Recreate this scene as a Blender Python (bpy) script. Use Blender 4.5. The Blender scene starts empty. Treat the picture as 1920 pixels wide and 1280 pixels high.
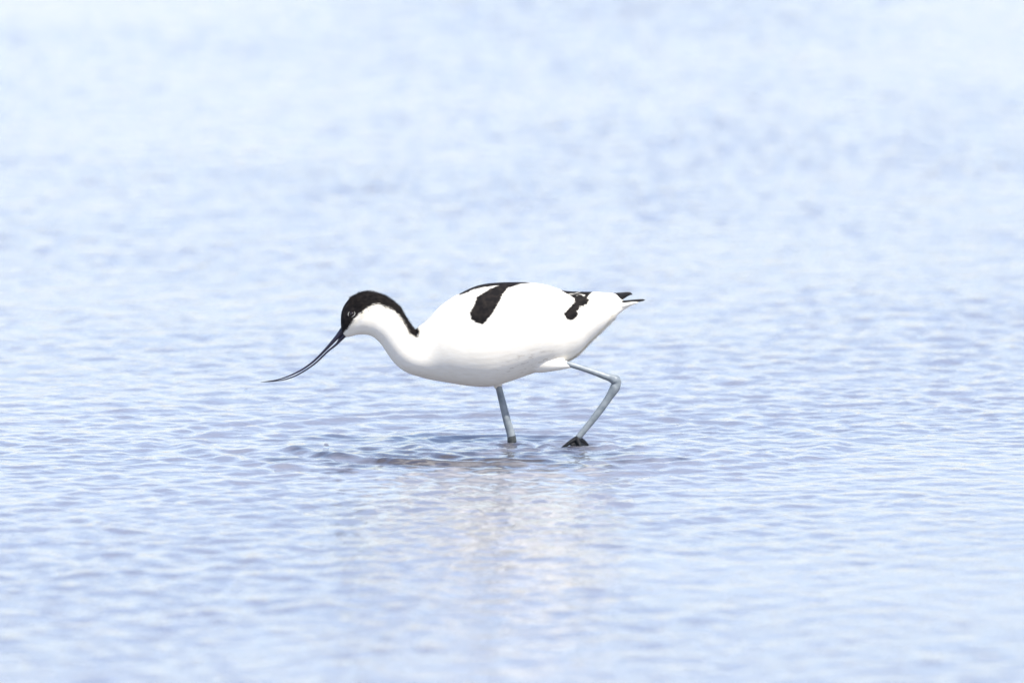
import bpy, bmesh, math, random
import numpy as np
from mathutils import Vector
from mathutils.bvhtree import BVHTree

rng = np.random.default_rng(11)
random.seed(11)
C = bpy.context.scene
COL = C.collection
R = math.radians

# ------------------------------------------------------------------ camera
ELEV = R(5.0)                    # the camera looks 5 degrees down on the wader
DIST = 17.22                     # 300 mm lens on a small sensor
SE, CE = math.sin(ELEV), math.cos(ELEV)
S = 1 / 1500.0                   # metres per photo pixel at the bird
WL = 832                         # photo row of the waterline under the bird
aim = Vector((0, 0, (WL - 640) * S / CE))
cam = bpy.data.cameras.new('camera')
cam.sensor_fit = 'HORIZONTAL'
cam.sensor_width = 22.3
cam.lens = 300
cam.clip_start = 0.1
cam.clip_end = 20000
cam.dof.use_dof = True
cam.dof.aperture_fstop = 4.0
camo = bpy.data.objects.new('camera', cam)
COL.objects.link(camo)
camo.location = aim + Vector((0, -DIST * CE, DIST * SE))
camo.rotation_euler = (R(90) - ELEV, 0, 0)
cam.dof.focus_distance = DIST - 0.06
C.camera = camo

# ------------------------------------------------------------------ sky, sun, exposure
SUN_EL, SUN_AZ = R(57), R(143)      # azimuth clockwise from +Y (the view direction)
w = bpy.data.worlds.new('World')
C.world = w
w.use_nodes = True
nt = w.node_tree
nt.nodes.clear()
sky = nt.nodes.new('ShaderNodeTexSky')
sky.sky_type = 'NISHITA'
sky.sun_disc = False
sky.sun_elevation = SUN_EL
sky.sun_rotation = SUN_AZ
sky.altitude = 0
sky.air_density = 1.0
sky.dust_density = 1.0
sky.ozone_density = 2.0
bg = nt.nodes.new('ShaderNodeBackground')
bg.inputs['Strength'].default_value = 0.15
wo = nt.nodes.new('ShaderNodeOutputWorld')
tint = nt.nodes.new('ShaderNodeMix'); tint.data_type = 'RGBA'; tint.blend_type = 'MULTIPLY'
tint.inputs['Factor'].default_value = 1.0
tint.inputs['B'].default_value = (1.0, 0.912, 0.945, 1)      # the camera's cool-violet white balance
nt.links.new(sky.outputs[0], tint.inputs['A'])
nt.links.new(tint.outputs['Result'], bg.inputs[0])
nt.links.new(bg.outputs[0], wo.inputs[0])

sun = bpy.data.lights.new('sun', 'SUN')
sun.energy = 3.7
sun.angle = R(0.5)
sun.color = (1.0, 0.96, 0.9)
suno = bpy.data.objects.new('sun', sun)
COL.objects.link(suno)
sdir = Vector((math.sin(SUN_AZ) * math.cos(SUN_EL), math.cos(SUN_AZ) * math.cos(SUN_EL), math.sin(SUN_EL)))
suno.rotation_euler = sdir.to_track_quat('Z', 'Y').to_euler()

C.view_settings.view_transform = 'Standard'
C.view_settings.look = 'None'
C.view_settings.gamma = 1
C.view_settings.exposure = 0.79
C.cycles.max_bounces = 8
C.cycles.caustics_reflective = False
C.cycles.caustics_refractive = False

# ------------------------------------------------------------------ helpers
def P(px, py, y=0.0):
    """photo pixel at depth y (metres beyond the bird's middle plane) -> point"""
    return Vector(((px - 960) * S, y, ((WL - py) * S - y * SE) / CE))

def to_px(co, mirror=True):
    y = -np.abs(co[:, 1]) if mirror else co[:, 1]
    return np.stack([co[:, 0] / S + 960, WL - (co[:, 2] * CE + y * SE) / S], 1)

def link_mesh(name, verts, faces, mat, parent=None, smooth=True):
    me = bpy.data.meshes.new(name)
    me.from_pydata([tuple(v) for v in verts], [], faces)
    me.validate()
    if smooth:
        me.polygons.foreach_set('use_smooth', np.ones(len(me.polygons), bool))
    me.materials.append(mat)
    o = bpy.data.objects.new(name, me)
    COL.objects.link(o)
    o.parent = parent
    return o

def spline(pts, n):
    """Catmull-Rom through rows of pts, n samples per span"""
    p = np.asarray(pts, float)
    p = np.vstack([2 * p[0] - p[1], p, 2 * p[-1] - p[-2]])
    out = []
    for i in range(1, len(p) - 2):
        for k in range(n):
            t = k / n
            a, b, c, d = p[i - 1], p[i], p[i + 1], p[i + 2]
            out.append(0.5 * (2 * b + (c - a) * t + (2 * a - 5 * b + 4 * c - d) * t * t + (3 * b - a - 3 * c + d) * t ** 3))
    out.append(p[-2])
    return np.array(out)

def loft(sections, n=6, ring=36, power=2.0, y0=0.0):
    """sections: (upper x, upper y, lower x, lower y, half width) in photo px"""
    sec = spline(sections, n)
    V, F = [], []
    for row in sec:
        ux, uy, lx, ly, hw = row[:5]
        yo = row[5] if len(row) > 5 else y0
        U, L = np.array(P(ux, uy)), np.array(P(lx, ly))
        c, h = (U + L) / 2, (U - L) / 2
        for k in range(ring):
            a = 2 * math.pi * k / ring
            ca, sa = math.cos(a), math.sin(a)
            q = 2.0 / power
            e = abs(ca) ** q * (1 if ca >= 0 else -1)
            f = abs(sa) ** q * (1 if sa >= 0 else -1)
            V.append(c + h * e + np.array([0, yo + f * max(hw, .3) * S, 0]))
    m = len(sec)
    for i in range(m - 1):
        for k in range(ring):
            k2 = (k + 1) % ring
            F.append((i * ring + k, i * ring + k2, (i + 1) * ring + k2, (i + 1) * ring + k))
    F.append(tuple(range(ring))[::-1])
    F.append(tuple(range((m - 1) * ring, m * ring)))
    return V, F

def tube(path, n=6, ring=14, flat=1.0):
    """path rows: world x, y, z, radius (m)"""
    s = spline(path, n)
    V, F = [], []
    for i in range(len(s)):
        a, b = s[max(i - 1, 0)][:3], s[min(i + 1, len(s) - 1)][:3]
        t = Vector(b - a).normalized()
        ref = Vector((0, 1, 0))
        if abs(t.dot(ref)) > .95:
            ref = Vector((1, 0, 0))
        u = t.cross(ref).normalized()
        v = t.cross(u).normalized()
        for k in range(ring):
            an = 2 * math.pi * k / ring
            V.append(Vector(s[i][:3]) + (u * math.cos(an) + v * math.sin(an) * flat) * s[i][3])
    m = len(s)
    for i in range(m - 1):
        for k in range(ring):
            k2 = (k + 1) % ring
            F.append((i * ring + k, i * ring + k2, (i + 1) * ring + k2, (i + 1) * ring + k))
    F.append(tuple(range(ring))[::-1])
    F.append(tuple(range((m - 1) * ring, m * ring)))
    return V, F

def merge(*parts):
    V, F = [], []
    for v, f in parts:
        o = len(V)
        V += list(v)
        F += [tuple(i + o for i in q) for q in f]
    return V, F

def signed(px, poly):
    """signed distance in px to a polygon, positive inside"""
    poly = np.asarray(poly, float)
    n = len(poly)
    best = np.full(len(px), 1e9)
    inside = np.zeros(len(px), bool)
    for i in range(n):
        a, b = poly[i], poly[(i + 1) % n]
        ab = b - a
        t = np.clip(((px - a) @ ab) / (ab @ ab + 1e-9), 0, 1)
        d = np.hypot(*(px - (a + t[:, None] * ab)).T)
        best = np.minimum(best, d)
        cr = (a[1] > px[:, 1]) != (b[1] > px[:, 1])
        xi = a[0] + (px[:, 1] - a[1]) / (b[1] - a[1] + 1e-12) * ab[0]
        inside ^= cr & (px[:, 0] < xi)
    return np.where(inside, best, -best)

# ------------------------------------------------------------------ materials
def new_mat(name):
    m = bpy.data.materials.new(name)
    m.use_nodes = True
    n = m.node_tree.nodes
    return m, n, m.node_tree.links, n['Principled BSDF']

def mathn(n, l, op, a, b):
    x = n.new('ShaderNodeMath')
    x.operation = op
    for i, v in enumerate((a, b)):
        if isinstance(v, (int, float)):
            x.inputs[i].default_value = v
        else:
            l.new(v, x.inputs[i])
    return x.outputs[0]

def maprange(n, l, v, a, b, c=0.0, d=1.0):
    x = n.new('ShaderNodeMapRange')
    x.inputs[1].default_value, x.inputs[2].default_value = a, b
    x.inputs[3].default_value, x.inputs[4].default_value = c, d
    l.new(v, x.inputs[0])
    return x.outputs[0]

def noise(n, l, scale, detail=3, vec=None):
    x = n.new('ShaderNodeTexNoise')
    x.inputs['Scale'].default_value = scale
    x.inputs['Detail'].default_value = detail
    if vec is not None:
        l.new(vec, x.inputs['Vector'])
    return x.outputs['Fac']

def mixc(n, l, f, a, b):
    x = n.new('ShaderNodeMix')
    x.data_type = 'RGBA'
    for s, v in ((x.inputs['Factor'], f), (x.inputs['A'], a), (x.inputs['B'], b)):
        if isinstance(v, tuple):
            s.default_value = (*v, 1)
        elif isinstance(v, (int, float)):
            s.default_value = v
        else:
            l.new(v, s)
    return x.outputs['Result']

# plumage: white with black markings (attribute 'mark', px, positive inside black)
plum, n, l, b = new_mat('plumage')
tc = n.new('ShaderNodeTexCoord')
mp = n.new('ShaderNodeMapping')
mp.inputs['Scale'].default_value = (0.28, 1, 1)
l.new(tc.outputs['Object'], mp.inputs[0])
at = n.new('ShaderNodeAttribute'); at.attribute_name = 'mark'
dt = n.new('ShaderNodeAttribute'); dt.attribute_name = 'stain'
nz = noise(n, l, 620, 3, mp.outputs[0])
edge = mathn(n, l, 'ADD', at.outputs['Fac'], mathn(n, l, 'MULTIPLY', mathn(n, l, 'SUBTRACT', nz, 0.5), 7.5))
mk = maprange(n, l, edge, -1.6, 1.4)
nb = noise(n, l, 160, 4, tc.outputs['Object'])
black = mixc(n, l, maprange(n, l, nb, .4, .7), (0.007, 0.006, 0.006), (0.021, 0.017, 0.014))
nw = noise(n, l, 260, 3, mp.outputs[0])
white = mixc(n, l, maprange(n, l, nw, .35, .7), (0.90, 0.86, 0.74), (0.85, 0.80, 0.67))
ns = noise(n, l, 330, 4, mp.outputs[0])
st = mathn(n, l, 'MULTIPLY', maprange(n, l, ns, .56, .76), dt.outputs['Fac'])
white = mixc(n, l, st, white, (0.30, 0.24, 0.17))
l.new(mixc(n, l, mk, white, black), b.inputs['Base Color'])
b.inputs['Roughness'].default_value = 0.8
b.inputs['Specular IOR Level'].default_value = 0.15
bm_ = n.new('ShaderNodeBump'); bm_.inputs['Strength'].default_value = 0.15; bm_.inputs['Distance'].default_value = 0.0006
l.new(noise(n, l, 420, 4, mp.outputs[0]), bm_.inputs['Height'])
l.new(bm_.outputs[0], b.inputs['Normal'])

def plain(name, col, rough, spec=.5, var=.3, scale=200, dark=None, bump=0.0):
    m, n, l, b = new_mat(name)
    tc = n.new('ShaderNodeTexCoord')
    f = maprange(n, l, noise(n, l, scale, 4, tc.outputs['Object']), .35, .7)
    d = dark or tuple(c * (1 - var) for c in col)
    l.new(mixc(n, l, f, col, d), b.inputs['Base Color'])
    b.inputs['Roughness'].default_value = rough
    b.inputs['Specular IOR Level'].default_value = spec
    if bump:
        bn = n.new('ShaderNodeBump'); bn.inputs['Strength'].default_value = bump; bn.inputs['Distance'].default_value = .0006
        l.new(noise(n, l, scale * 4, 3, tc.outputs['Object']), bn.inputs['Height'])
        l.new(bn.outputs[0], b.inputs['Normal'])
    return m

horn = plain('bill_horn', (0.018, 0.015, 0.030), 0.32, .5)
eye_m = plain('eye_gloss', (0.012, 0.006, 0.004), 0.06, .6)
lid = plain('eyelid_skin', (0.55, 0.54, 0.47), 0.6, .3)
quill = plain('black_quill', (0.012, 0.011, 0.011), 0.5, .4)
leg_m = plain('leg_skin', (0.27, 0.30, 0.305), 0.42, .5, scale=110, dark=(0.15, 0.18, 0.195), bump=.5)
joint_m = plain('wet_joint_skin', (0.075, 0.08, 0.072), 0.3, .4, scale=300, dark=(0.02, 0.024, 0.026), bump=.6)
toe_m = plain('wet_toe_skin', (0.014, 0.015, 0.017), 0.5, .2, scale=300, dark=(0.006, 0.007, 0.008), bump=.6)

# ------------------------------------------------------------------ water surface
# wave field: sum of many small directional waves, rings spreading from the feet
legF = np.array([0.0, 0.0])
legB = np.array([(1084 - 960) * S, -0.025])
comp = []
for k in range(170):
    lam = math.exp(rng.uniform(math.log(0.020), math.log(0.20)))
    th = rng.uniform(0, 2 * math.pi)
    slope = 0.0100 * (lam / .045) ** (0.6 if lam < .045 else -0.85)
    comp.append((2 * math.pi / lam, math.cos(th), math.sin(th), slope * lam / (2 * math.pi), rng.uniform(0, 6.283), lam))

def axis(lo, hi, f0, f1, fine, mid, far):
    """coordinates: step 'fine' in [f0,f1], growing to 'mid' at lo/hi, then out to 'far'"""
    out = list(np.arange(f0, f1, fine))
    def run(start, end, sgn):
        x, st, r = start, fine, []
        L = abs(end - start)
        while (end - x) * sgn > 0:
            st = fine + (mid - fine) * min(1, abs(x - start) / L)
            x += st * sgn
            r.append(x)
        while abs(x) < far:
            st *= 1.35
            x += st * sgn
            r.append(x)
        return r
    return np.array(run(out[0], lo, -1)[::-1] + out + run(out[-1], hi, 1))

xs = axis(-2.6, 2.6, -0.75, 0.75, 0.005, 0.013, 9000)
ys = axis(-5.5, 14.0, -1.1, 0.8, 0.005, 0.014, 9000)
X, Y = np.meshgrid(xs, ys)
dx = np.gradient(xs)[None, :]
dy = np.gradient(ys)[:, None]
cell = np.maximum(dx, dy)
Z = np.zeros_like(X)
for k, cx, sy, amp, ph, lam in comp:
    fade = np.clip((lam / cell - 2.5) / 2.0, 0, 1)
    Z += fade * amp * np.cos(k * (X * cx + Y * sy) + ph)
calm = np.ones_like(X)                                # wind patches: calmer and livelier water
for k in range(7):
    th = rng.uniform(0, 6.283); q = 2 * math.pi / rng.uniform(.7, 3.0)
    calm += 0.13 * np.cos(q * (X * math.cos(th) + .6 * Y * math.sin(th)) + rng.uniform(0, 6.283))
Z *= np.clip(calm, .45, 1.5)
fade = np.clip((0.05 / cell - 2.5) / 2.0, 0, 1)
ang = np.arctan2(Y, X)
def ring_train(c, r0, wid, lam, amp, ph=0.0, a0=None, aw=1.0):
    r = np.hypot(X - c[0], Y - c[1])
    g = np.exp(-((r - r0) / wid) ** 2)
    if a0 is not None:
        th = np.arctan2(Y - c[1], X - c[0])
        d = np.abs((th - a0 + math.pi) % (2 * math.pi) - math.pi)
        g = g * np.exp(-(d / aw) ** 2)
    return fade * amp * g * np.cos(2 * math.pi * (r - r0) / lam + ph)
stir = fade * np.exp(-(np.hypot(X - .02, (Y + .10) * .8) / .42) ** 2)
for k in range(46):
    lam = rng.uniform(.016, .034); th = rng.uniform(0, 6.283); q = 2 * math.pi / lam
    Z += stir * np.clip((lam / cell - 2.2), 0, 1) * (0.0085 / q) * np.cos(q * (X * math.cos(th) + Y * math.sin(th)) + rng.uniform(0, 6.283))
Z += ring_train(legF, 0.275, 0.035, 0.085, 0.0044, 1.2, R(-125), R(42))
Z += ring_train(legF, 0.40, 0.06, 0.075, 0.0016, 0.4)
Z += ring_train(legF, 0.12, 0.07, 0.045, 0.0008)
Z += ring_train(legF, 0.02, 0.02, 0.03, 0.0018)
Z += ring_train(legB, 0.04, 0.04, 0.035, 0.0018)
Z += ring_train(legB, 0.20, 0.05, 0.055, 0.0012)

nx, ny = len(xs), len(ys)
co = np.stack([X, Y, Z], -1).reshape(-1, 3).astype(np.float32)
I = np.arange(nx * ny).reshape(ny, nx)
quads = np.stack([I[:-1, :-1], I[:-1, 1:], I[1:, 1:], I[1:, :-1]], -1).reshape(-1, 4).astype(np.int32)
me = bpy.data.meshes.new('water')
me.vertices.add(len(co)); me.vertices.foreach_set('co', co.ravel())
me.loops.add(quads.size); me.loops.foreach_set('vertex_index', quads.ravel())
me.polygons.add(len(quads))
me.polygons.foreach_set('loop_start', np.arange(0, quads.size, 4, dtype=np.int32))
me.polygons.foreach_set('use_smooth', np.ones(len(quads), bool))
me.update(calc_edges=True)

wm, n, l, b = new_mat('lagoon_water')
tc = n.new('ShaderNodeTexCoord')
nmud = noise(n, l, 1.3, 4, tc.outputs['Object'])
clear = mixc(n, l, maprange(n, l, nmud, .35, .65), (0.184, 0.192, 0.220), (0.208, 0.212, 0.236))
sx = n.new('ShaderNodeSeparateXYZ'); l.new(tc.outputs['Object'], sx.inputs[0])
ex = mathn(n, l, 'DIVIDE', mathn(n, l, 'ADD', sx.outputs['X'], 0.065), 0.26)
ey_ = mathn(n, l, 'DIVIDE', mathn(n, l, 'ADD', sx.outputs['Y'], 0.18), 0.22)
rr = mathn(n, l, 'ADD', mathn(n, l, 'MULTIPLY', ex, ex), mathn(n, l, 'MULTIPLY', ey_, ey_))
shade_mask = mathn(n, l, 'ADD', maprange(n, l, rr, 0.0, 1.6, 0.75, 0.0), mathn(n, l, 'MULTIPLY', mathn(n, l, 'SUBTRACT', noise(n, l, 18, 4, tc.outputs['Object']), 0.5), 1.9))
l.new(mixc(n, l, maprange(n, l, shade_mask, .30, .70, 0.0, 0.92), clear, (0.050, 0.047, 0.058)), b.inputs['Base Color'])   # dark streak of the bird's shadow and reflection, painted into the water colour
b.inputs['Roughness'].default_value = 0.03
b.inputs['IOR'].default_value = 1.333
b.subsurface_method = 'BURLEY'                      # silty water: light spreads inside it
b.inputs['Subsurface Weight'].default_value = 1.0
b.inputs['Subsurface Radius'].default_value = (1.0, 1.0, 1.0)
b.inputs['Subsurface Scale'].default_value = 0.12
b1 = n.new('ShaderNodeBump'); b1.inputs['Strength'].default_value = 1.0; b1.inputs['Distance'].default_value = 0.0012
mp2 = n.new('ShaderNodeMapping'); mp2.inputs['Rotation'].default_value = (0, 0, R(25)); mp2.inputs['Scale'].default_value = (.6, 1, 1)
l.new(tc.outputs['Object'], mp2.inputs[0])
l.new(noise(n, l, 45, 2, mp2.outputs[0]), b1.inputs['Height'])
l.new(b1.outputs[0], b.inputs['Normal'])
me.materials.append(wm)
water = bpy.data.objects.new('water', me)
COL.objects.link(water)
water['kind'] = 'structure'
water['label'] = 'pale blue rippled shallow water of the lagoon'

# ------------------------------------------------------------------ the avocet
bird = bpy.data.objects.new('avocet', None)
COL.objects.link(bird)
bird.empty_display_size = 0.05
bird['label'] = 'black and white wading avocet with thin upturned bill, stepping left through shallow water'
bird['category'] = 'bird'

trunk = [
    (756, 655, 756, 676, 5), (768, 632, 770, 696, 17), (782, 615, 784, 705, 27), (800, 601, 802, 710.5, 37), (822, 577, 824, 714.5, 48),
    (850, 556.5, 850, 719, 56), (880, 542.5, 880, 723.5, 60), (905, 535.5, 905, 725, 62), (930, 532.5, 926, 723.5, 62),
    (960, 531.5, 956, 715, 61), (990, 532, 990, 703, 59), (1020, 536, 1020, 693, 56), (1045, 543, 1045, 686, 51),
    (1065, 546.5, 1065, 677, 45), (1085, 547, 1085, 664, 39), (1105, 547.5, 1105, 643, 33), (1130, 548.5, 1130, 619, 25),
    (1148, 549.5, 1152, 597, 13), (1156, 552, 1168, 583, 8), (1163, 560, 1186, 572.5, 4), (1172, 565, 1197, 567.5, 1.5)]
neck = [
    (639.5, 614, 644, 627, 7), (638.8, 604, 650, 632, 12), (640, 586, 659, 630.5, 18), (646, 571, 668, 628, 22), (657, 558, 678, 627, 25), (672, 550, 690, 627.8, 27),
    (689, 546, 700, 632, 27), (710, 550, 708, 638.5, 27), (730, 559, 715, 646, 27), (749, 575, 723, 658, 28),
    (761, 594, 731, 670, 30), (771, 609, 741, 682, 32), (781, 622, 754, 693, 35), (796, 630, 772, 702, 38), (826, 632, 800, 708, 38), (860, 636, 840, 709, 30), (890, 645, 880, 700, 6)]
V, F = merge(loft(trunk, 6, 48), loft(neck, 6, 48),
             # feathered thighs: near one trails back to the raised leg, far one drops to the standing leg
             loft([(950, 640, 950, 690, 18, -.006), (985, 648, 985, 695, 18, -.009), (1015, 656, 1012, 697, 15, -.013), (1045, 668, 1040, 693, 11, -.0175), (1066, 675, 1062, 688.5, 7, -.021), (1072, 679, 1070, 687, 4, -.022)], 6, 24),
             loft([(902, 700, 955, 700, 16), (914, 714, 948, 712, 12), (923, 723, 943, 720, 8), (928, 731, 940, 729, 5)], 6, 24, y0=0.012))
tmp = link_mesh('tmp_shape', V, F, plum)
rm = tmp.modifiers.new('r', 'REMESH'); rm.mode = 'VOXEL'; rm.voxel_size = 0.0013
sm = tmp.modifiers.new('s', 'SMOOTH'); sm.factor = .5; sm.iterations = 6
dg = bpy.context.evaluated_depsgraph_get()
bme = bpy.data.meshes.new_from_object(tmp.evaluated_get(dg))
bpy.data.objects.remove(tmp)
bme.name = 'body'
nv = len(bme.vertices)
bco = np.zeros(nv * 3); bme.vertices.foreach_get('co', bco); bco = bco.reshape(-1, 3)
# melt the neck into the breast
ed = np.zeros(len(bme.edges) * 2, np.int32); bme.edges.foreach_get('vertices', ed); ed = ed.reshape(-1, 2)
deg = np.bincount(ed.ravel(), minlength=nv)[:, None]
q0 = to_px(bco)
wt_ = np.exp(-(((q0[:, 0] - 800) / 50) ** 2 + ((q0[:, 1] - 664) / 44) ** 2) ** 1.5) * np.clip((np.abs(bco[:, 1]) - .004) / .010, 0, 1)
wt_ = wt_[:, None]
for k in range(260):
    acc = np.stack([np.bincount(ed[:, 0], bco[ed[:, 1], c], nv) + np.bincount(ed[:, 1], bco[ed[:, 0], c], nv) for c in range(3)], 1)
    bco = bco + wt_ * .6 * (acc / deg - bco)
bme.vertices.foreach_set('co', bco.ravel()); bme.update()
bno = np.zeros(nv * 3); bme.vertices.foreach_get('normal', bno); bno = bno.reshape(-1, 3)

CAP = [(651, 617), (646, 622), (630, 640), (600, 600), (620, 500), (700, 500), (775, 575), (782, 608), (785, 621), (781, 629.5), (774, 629), (766, 623),
       (760.6, 612.5), (754, 601), (749, 594), (742, 585), (734, 580), (726, 575), (717, 573), (710, 570), (704, 569), (693, 573), (684, 579),
       (676, 586), (670.6, 592), (664, 598), (660, 605), (655.6, 611.6)]
STRIPE = [(882.7, 587), (885, 597.5), (894, 604), (904.6, 607), (913, 599.6), (921, 589), (927.5, 579), (936, 566), (942, 553), (952.5, 542),
          (975, 535.5), (993, 532.6), (993, 515), (869, 515), (862, 552), (876, 548.5), (890, 544.3), (910, 540.8), (930, 538.3), (936, 538.8), (931.7, 541), (919, 546), (909, 552), (896, 560), (892, 572.5)]
PATCH = [(1040, 530), (1120, 530), (1109, 549.6), (1100, 558), (1104.6, 564), (1100, 570.5), (1092, 574), (1087, 576), (1081, 583), (1083, 590),
         (1075, 599), (1063, 598.5), (1058, 587.5), (1064, 582.5), (1071, 575), (1078.5, 566), (1077, 560), (1063, 552.7), (1054, 547)]
WING = [(872, 480), (862, 555), (868, 585), (884, 603), (905, 610), (945, 618), (1000, 617), (1040, 604), (1058, 591), (1066, 584), (1074, 575.5),
        (1079.5, 566), (1077, 559), (1064, 551), (1050, 543.5), (1042, 480)]
TERT = [(1020, 480), (1020, 600), (1064, 602), (1082, 597), (1100, 590), (1140, 576), (1164, 566), (1162, 556), (1158, 550), (1156, 480)]

def marks(co_):
    px = to_px(co_)
    m = np.maximum(np.maximum(signed(px, CAP), signed(px, STRIPE) + 1.3), signed(px, PATCH) + 0.6)
    for q in ([(1061, 553.3), (1075, 551), (1087, 546.5), (1088, 548), (1077, 552.6), (1063, 555)], [(1080, 554.2), (1089, 552), (1097, 554.5), (1096, 556), (1089, 553.8), (1081, 556)]):
        m = np.minimum(m, -signed(px, q) + .9)
    return m
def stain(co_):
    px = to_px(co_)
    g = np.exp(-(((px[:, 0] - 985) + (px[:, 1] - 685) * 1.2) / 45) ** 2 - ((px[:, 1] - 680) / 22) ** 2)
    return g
def set_attr(me_, name, vals):
    a = me_.attributes.new(name, 'FLOAT', 'POINT')
    a.data.foreach_set('value', np.asarray(vals, np.float32))

bpx = to_px(bco)
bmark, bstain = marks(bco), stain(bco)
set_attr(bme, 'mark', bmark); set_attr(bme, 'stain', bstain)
bme.materials.clear(); bme.materials.append(plum)
bme.polygons.foreach_set('use_smooth', np.ones(len(bme.polygons), bool))
body = bpy.data.objects.new('body', bme)
COL.objects.link(body); body.parent = bird
polys = [tuple(p.vertices) for p in bme.polygons]
bvh = BVHTree.FromPolygons([Vector(c) for c in bco], polys)

# folded wings and the flight feathers below them: shells standing proud of the flank
def shell(name, poly, side, thick, edge_px, mat, parent, sink=0.0003, lobes=0.0, soft=40):
    sd = signed(bpx, poly)
    keep = (sd > -3) & (bco[:, 1] * side > -0.0005)
    idx = -np.ones(nv, int)
    idx[keep] = np.arange(keep.sum())
    fs = [tuple(int(idx[i]) for i in p) for p in polys if all(keep[i] for i in p)]
    ep = edge_px + np.clip((1050 - bpx[:, 0]) / 60, 0, 1) * soft
    t = np.clip((sd + 1.0) / ep, 0, 1)
    off = -sink + (thick + sink) * np.sin(t * math.pi / 2)
    near_ridge = np.clip(np.abs(bco[:, 1]) / 0.010, 0, 1)
    off = np.where(off > 0, off * (0.25 + 0.75 * near_ridge), off)
    if lobes:
        off = off + lobes * near_ridge * t * np.sin(bpx[:, 1] * 0.55 + bpx[:, 0] * 0.12)
    c2 = (bco + bno * off[:, None])[keep]
    o = link_mesh(name, c2, fs, mat, parent)
    set_attr(o.data, 'mark', bmark[keep]); set_attr(o.data, 'stain', bstain[keep] * 0)
    return o

def feather(rows, thick, ring=12):
    """a flattened quill blade; rows: px, py, y, half breadth px"""
    V, F = [], []
    s = spline(rows, 5)
    for i, (px, py, y, hb) in enumerate(s):
        a, c_ = s[max(i - 1, 0)], s[min(i + 1, len(s) - 1)]
        t = np.array([c_[0] - a[0], c_[1] - a[1]]); t /= np.hypot(*t)
        nrm = np.array([-t[1], t[0]])
        for k in range(ring):
            an = 2 * math.pi * k / ring
            q = np.array([px, py]) + nrm * hb * math.cos(an)
            V.append(P(q[0], q[1], y + thick * math.sin(an) * min(1, hb / 3)))
    m = len(s)
    for i in range(m - 1):
        for k in range(ring):
            k2 = (k + 1) % ring
            F.append((i * ring + k, i * ring + k2, (i + 1) * ring + k2, (i + 1) * ring + k))
    F.append(tuple(range(ring))[::-1]); F.append(tuple(range((m - 1) * ring, m * ring)))
    return V, F

for side in (-1, 1):
    wg = shell('wing', WING, side, 0.0028, 7, plum, bird)
    wg['label'] = 'folded wing, white with a broad black band'
    shell('flight_feathers', TERT, side, 0.0009, 16, plum, wg, lobes=0.00025)
    if side < 0:
        q = merge(feather([(1140, 569, -.005, 2.0), (1157, 567.2, -.004, 2.6), (1180, 565, -.0025, 2.9), (1200, 563, -.002, 2.4), (1207, 562.3, -.002, 1.5), (1209, 562, -.002, .3)], .0008))
    else:
        q = merge(feather([(1148, 552, .003, 3.0), (1158, 555.5, .000, 7.0), (1168, 553.5, .000, 5.6), (1176, 551.3, .000, 4.2), (1181, 550.6, .000, 3.0), (1184, 551.5, .000, 1.6), (1186, 552.2, .000, .3)], .0008),
                  feather([(1146, 560, .002, 3.0), (1160, 561, .001, 4.2), (1169, 557.5, .001, 2.6), (1179, 553.5, .001, .5)], .0008))
    wt = link_mesh('wing_tip', q[0], q[1], quill, wg)
    wt['label'] = 'black primary tip'

# short white tail under the wing tips
tl = merge(feather([(1120, 585, 0, 14), (1150, 576, -.001, 10), (1175, 571, -.001, 5), (1190, 567.8, -.001, 2.4), (1197, 566.6, -.001, .8)], .004))
tail = link_mesh('tail', tl[0], tl[1], plum, bird)
set_attr(tail.data, 'mark', np.full(len(tl[0]), -20.0))

# soft feather barbs lying along the body: fine blades rooted in the skin
def flow(p):
    px = to_px(np.array([p]))[0]
    return px
neck_c = spline([((a + c_) / 2, (b_ + d) / 2) for a, b_, c_, d, _ in neck], 4)
neck_t = np.gradient(neck_c, axis=0)
def barbs(count, sel, lmin, lmax, wid, lift, name, parent):
    cand = np.where(sel)[0]
    pick = rng.choice(cand, count)
    V, F, M, T, NN = [], [], [], [], []
    for i in pick:
        p = bco[i] + rng.normal(0, .0005, 3)
        nrm = bno[i]
        px = bpx[i]
        if px[0] < 790:
            j = np.argmin(((neck_c - px) ** 2).sum(1))
            d = neck_t[j]
        else:
            d = np.array([1.0, 0.10])
            if px[0] > 1040 and px[1] > 590:
                d = np.array([1.0, -0.35])
        t = np.array([d[0], 0, -d[1]]); t /= np.linalg.norm(t)
        t = t - nrm * (t @ nrm)
        ln = np.linalg.norm(t)
        if ln < .25:
            continue
        t = t / ln + rng.normal(0, .10, 3)
        s_ = np.cross(t, nrm); s_ /= np.linalg.norm(s_) + 1e-9
        L = rng.uniform(lmin, lmax)
        li = lift * rng.uniform(.4, 1.5)
        r0 = p - nrm * .0004
        r1 = p + t * L * .55 + nrm * L * li * .8
        r2 = p + t * L + nrm * L * li * .9
        o = len(V)
        V += [r0 - s_ * wid * .6, r0 + s_ * wid * .6, r1 + s_ * wid, r1 - s_ * wid, r2]
        F += [(o, o + 1, o + 2, o + 3), (o + 3, o + 2, o + 4)]
        m = bmark[i] + rng.normal(0, .35)
        M += [m] * 5; T += [bstain[i]] * 5; NN += [tuple(nrm)] * 5
    o = link_mesh(name, V, F, plum, parent)
    o.data.normals_split_custom_set_from_vertices(NN)
    set_attr(o.data, 'mark', M); set_attr(o.data, 'stain', T)
    return o
notwing = signed(bpx, WING) < 2
barbs(5000, (bpx[:, 0] < 800) & (bpx[:, 0] > 645) & (bpx[:, 1] < 640) & (bmark > -5) & (np.hypot(bpx[:, 0] - 660, bpx[:, 1] - 589) > 13) & (bpx[:, 0] > 652), .003, .0065, .0003, .24, 'nape_feathers', body)
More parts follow.
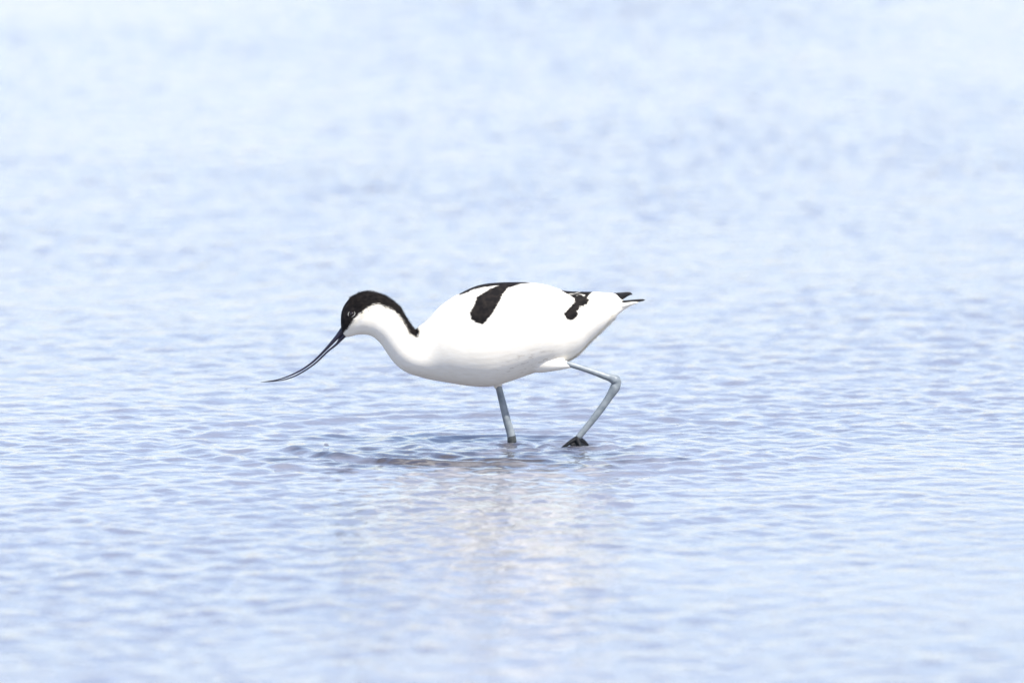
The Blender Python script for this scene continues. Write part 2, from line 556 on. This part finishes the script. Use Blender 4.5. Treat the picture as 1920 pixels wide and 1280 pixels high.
barbs(1500, (np.abs(bco[:, 1]) < .009) & (bpx[:, 0] > 1060) & (bpx[:, 0] < 1150) & (bpx[:, 1] > 590) & (bmark < -14) & notwing, .004, .009, .0004, .14, 'vent_feathers', body)

# bill: two thin mandibles, slightly parted, sweeping down and then flattening to the tip
def mandible(rows, name):
    path = [(*P(x, y_), r * S) for x, y_, r in rows]
    V, F = tube(path, 6, 12, 1.15)
    return link_mesh(name, V, F, horn, bird)
mandible([(650, 610, 5.5), (643.5, 618, 6.0), (636, 627, 4.9), (628.5, 635.5, 3.9), (607.8, 657.8, 2.5), (586.2, 678.6, 2.0), (564.6, 693.5, 1.7), (543.7, 703.8, 1.4), (522, 711.2, 1.1), (503, 714.6, .8), (489, 716.3, .35)], 'upper_mandible')
mandible([(655, 622, 5), (646, 628, 4.6), (638, 636.5, 3.6), (630.6, 645.4, 2.3), (613.8, 659.2, 1.8), (593.4, 678.8, 1.6), (573, 693.6, 1.45), (552.3, 705, 1.3), (531.3, 711.8, 1.1), (511, 714.8, .8), (496, 716, .4)], 'lower_mandible')

# eyes with pale crescent lids
for side in (-1, 1):
    org = P(659.8, 588.4)
    hit, nrm, _, _ = bvh.ray_cast(Vector((org.x, side * 1.0, org.z + 0.015 * SE / CE)), Vector((0, -side, 0)))
    nrm.normalize()
    bm2 = bmesh.new()
    bmesh.ops.create_uvsphere(bm2, u_segments=24, v_segments=14, radius=0.0034)
    eme = bpy.data.meshes.new('eye'); bm2.to_mesh(eme); bm2.free()
    eme.polygons.foreach_set('use_smooth', np.ones(len(eme.polygons), bool))
    eme.materials.append(eye_m)
    ey = bpy.data.objects.new('eye', eme); COL.objects.link(ey); ey.parent = bird
    ey.location = hit - nrm * 0.0016
    # the ring: two crescent lids on the skin around the eyeball, tilted forward-down
    t1 = Vector((math.cos(R(24)), 0, math.sin(R(24)))); t1 = (t1 - nrm * t1.dot(nrm)).normalized()
    t2 = nrm.cross(t1).normalized()
    if t2.z < 0: t2 = -t2
    def crescent(a0, a1, ra, rb, wmax):
        rows = []
        for k in range(13):
            a = R(a0 + (a1 - a0) * k / 12)
            q = t1 * (ra * math.cos(a)) + t2 * (rb * math.sin(a)) + nrm * 0.0009
            rows.append((*q, wmax * (0.25 + math.sin(math.pi * k / 12))))
        return tube(rows, 2, 8)
    cv = merge(crescent(-110, 20, .0047, .0036, .00036), crescent(105, 195, .0046, .0036, .0003))
    cv = ([v + nrm * 0.0016 for v in cv[0]], cv[1])
    rg = link_mesh('eye_ring', cv[0], cv[1], lid, ey)

# legs
def leg(name, path, joints, foot_fn, parent):
    V, F = tube(path, 7, 16)
    return link_mesh(name, V, F, leg_m, parent)

def pt(px, py, y, rpx):
    return (*P(px, py, y), rpx * S)

# standing leg (far): bare shin, muddy joint at the waterline, shank going down under water
yf = 0.012
lg = leg('leg', [pt(929, 708, yf, 7), pt(935, 726, yf, 6.4), pt(940, 746, yf, 6.5), pt(946, 770, yf, 7.0), pt(951, 790, yf, 7.3), pt(956.5, 808, yf, 7.8), pt(959, 818, yf, 8.0)], None, None, bird)
jt = tube([pt(958.4, 814, yf, 7.0), pt(959.4, 821, yf, 8.3), pt(960, 829, yf, 8.4), pt(960.5, 836, yf, 7.0), pt(961, 846, yf, 5.2), pt(964, 880, yf, 4.6), pt(968, 940, yf, 4.8), pt(970, 955, yf, 6)], 6, 16)
j = link_mesh('leg_joint', jt[0], jt[1], joint_m, lg); j['label'] = 'dark wet joint at the waterline'
ft = merge(*[tube([(*(P(970, 955, yf) + Vector((0, 0, 0))), .004), (*(P(970, 955, yf) + Vector((-.02 * math.cos(a), .02 * math.sin(a), -.002))), .003), (*(P(970, 955, yf) + Vector((-.042 * math.cos(a), .042 * math.sin(a), -.004))), .0012)], 4, 10) for a in (R(-35), 0, R(35))])
f_ = link_mesh('foot', ft[0], ft[1], toe_m, lg)

# trailing leg (near): shin out of the thigh feathers, hock, shank, webbed foot leaving the water
yn = -0.022
lg = leg('leg', [pt(1062, 681, yn, 4.5), pt(1070, 683.5, yn, 5.4), pt(1090, 689.5, yn, 5.2), pt(1115, 698, yn, 5.7), pt(1130, 703.4, yn, 6.4), pt(1141, 707, yn, 7.0), pt(1148, 709.5, yn, 8.6), pt(1153.5, 713, yn, 9.9),
                 pt(1155.5, 719, yn, 8.6), pt(1153, 726, yn, 9.4), pt(1149, 733, yn, 8.6), pt(1142, 744, yn, 7.2), pt(1129, 763, yn, 6.9), pt(1110, 788, yn, 6.3), pt(1097, 804, yn, 5.9), pt(1086, 817.5, yn, 5.8), pt(1083.5, 820.5, yn, 4.6)], None, None, bird)
jt = tube([pt(1143, 704, yn, 2.0), pt(1150, 706, yn, 4.2), pt(1156, 709, yn, 5.6), pt(1159.5, 714.5, yn, 5.2), pt(1158, 720, yn, 5.3), pt(1156, 727, yn, 4.6), pt(1149, 738, yn, 1.6)], 6, 14)
k_ = plain('hock_skin', (0.28, 0.305, 0.30), 0.5, .4, scale=240, dark=(0.10, 0.12, 0.135), bump=.8)
j = link_mesh('leg_joint', jt[0], jt[1], k_, lg)
def pp(x, y_, dy):
    return P(x, y_ + 1.5, yn + dy)
def toe(rows):
    return tube([(*pp(x, y_, dy), r * S) for x, y_, dy, r in rows], 5, 12)
toes = [toe([(1086, 818, 0, 5.8), (1082, 821, 0, 6.2), (1074, 824.5, -.002, 4.8), (1067, 828.5, -.004, 3.9), (1060, 833.5, -.006, 3.0), (1053, 838, -.007, 2.2), (1046, 843, -.008, 1.0)]),
        toe([(1082, 821, 0, 5.5), (1084, 827, -.005, 4.6), (1087, 833, -.009, 3.6), (1088, 842, -.012, 2.0)]),
        toe([(1082, 821, 0, 5.5), (1090, 824, .004, 5.2), (1097, 829, .007, 4.2), (1103, 836, .009, 3.0), (1108, 846, .010, 1.6)]),]
def webbing(a, b_, n_=6):
    V, F = [], []
    for i in range(n_ + 1):
        u = i / n_
        for k in range(9):
            v = k / 8
            m = (Vector(pp(*a[0])) * (1 - u) + Vector(pp(*a[1])) * u) * (1 - v) + (Vector(pp(*b_[0])) * (1 - u) + Vector(pp(*b_[1])) * u) * v
            V.append(m - Vector((0, 0, .0012)) - Vector((0, 0, .0015)) * math.sin(math.pi * v) * u)
    q = len(V)
    V += [v + Vector((0, 0, .0024)) for v in V]
    W = 9
    for i in range(n_):
        for k in range(8):
            a0 = i * W + k
            F += [(a0, a0 + 1, a0 + W + 1, a0 + W), (q + a0, q + a0 + W, q + a0 + W + 1, q + a0 + 1)]
    rim = [k for k in range(W)] + [i * W + W - 1 for i in range(1, n_ + 1)] + [n_ * W + k for k in range(W - 2, -1, -1)] + [i * W for i in range(n_ - 1, 0, -1)]
    for x, y_ in zip(rim, rim[1:] + rim[:1]):
        F.append((x, q + x, q + y_, y_))
    return V, F
wb = [webbing(((1080, 824, 0), (1064, 830, -.004)), ((1082, 823, 0), (1087, 834, -.009))),
      webbing(((1082, 822, 0), (1087, 834, -.009)), ((1084, 822, 0), (1102, 834, .008)))]
FV, FF = merge(*toes, *wb)
tmp = link_mesh('tmp_foot', FV, FF, toe_m)
rm = tmp.modifiers.new('r', 'REMESH'); rm.mode = 'VOXEL'; rm.voxel_size = 0.0006
sm = tmp.modifiers.new('s', 'SMOOTH'); sm.factor = .5; sm.iterations = 5
dg = bpy.context.evaluated_depsgraph_get()
fme = bpy.data.meshes.new_from_object(tmp.evaluated_get(dg))
bpy.data.objects.remove(tmp)
fme.name = 'foot'
fme.polygons.foreach_set('use_smooth', np.ones(len(fme.polygons), bool))
f_ = bpy.data.objects.new('foot', fme); COL.objects.link(f_); f_.parent = lg
f_['label'] = 'dark webbed foot lifting at the surface'

# ------------------------------------------------------------------ small things on the water
def glass(name):
    m, n, l, b = new_mat(name)
    b.inputs['Base Color'].default_value = (.9, .92, .95, 1)
    b.inputs['Roughness'].default_value = .02
    b.inputs['IOR'].default_value = 1.33
    b.inputs['Transmission Weight'].default_value = 1.0
    return m
film = glass('bubble_film')
bm3 = bmesh.new()
bmesh.ops.create_uvsphere(bm3, u_segments=24, v_segments=16, radius=0.0036)
bme3 = bpy.data.meshes.new('bubble'); bm3.to_mesh(bme3); bm3.free()
bme3.polygons.foreach_set('use_smooth', np.ones(len(bme3.polygons), bool))
bme3.materials.append(film)
bb = bpy.data.objects.new('bubble', bme3); COL.objects.link(bb)
def water_z(x, y):
    return float(Z[np.argmin(abs(ys - y)), np.argmin(abs(xs - x))])
by = -(838 - WL) * S / SE
bx = (612 - 960) * S
bb.location = (bx, by, water_z(bx, by) + .0014)
bb['label'] = 'small clear air bubble floating on the water at the left end of the dark ripple'
bb['category'] = 'bubble'

# a drop of water in the air by the bill tip
bm4 = bmesh.new()
bmesh.ops.create_uvsphere(bm4, u_segments=16, v_segments=10, radius=0.0014)
for v in bm4.verts:
    v.co.x *= 1.35
    if v.co.x < 0: v.co.z *= .8
dme = bpy.data.meshes.new('water_drop'); bm4.to_mesh(dme); bm4.free()
dme.polygons.foreach_set('use_smooth', np.ones(len(dme.polygons), bool))
dme.materials.append(film)
wd = bpy.data.objects.new('water_drop', dme); COL.objects.link(wd)
wd.location = P(461, 731); wd.rotation_euler = (0, R(-30), 0)
wd['label'] = 'tiny water drop in the air just left of the bill tip'
wd['category'] = 'drop'
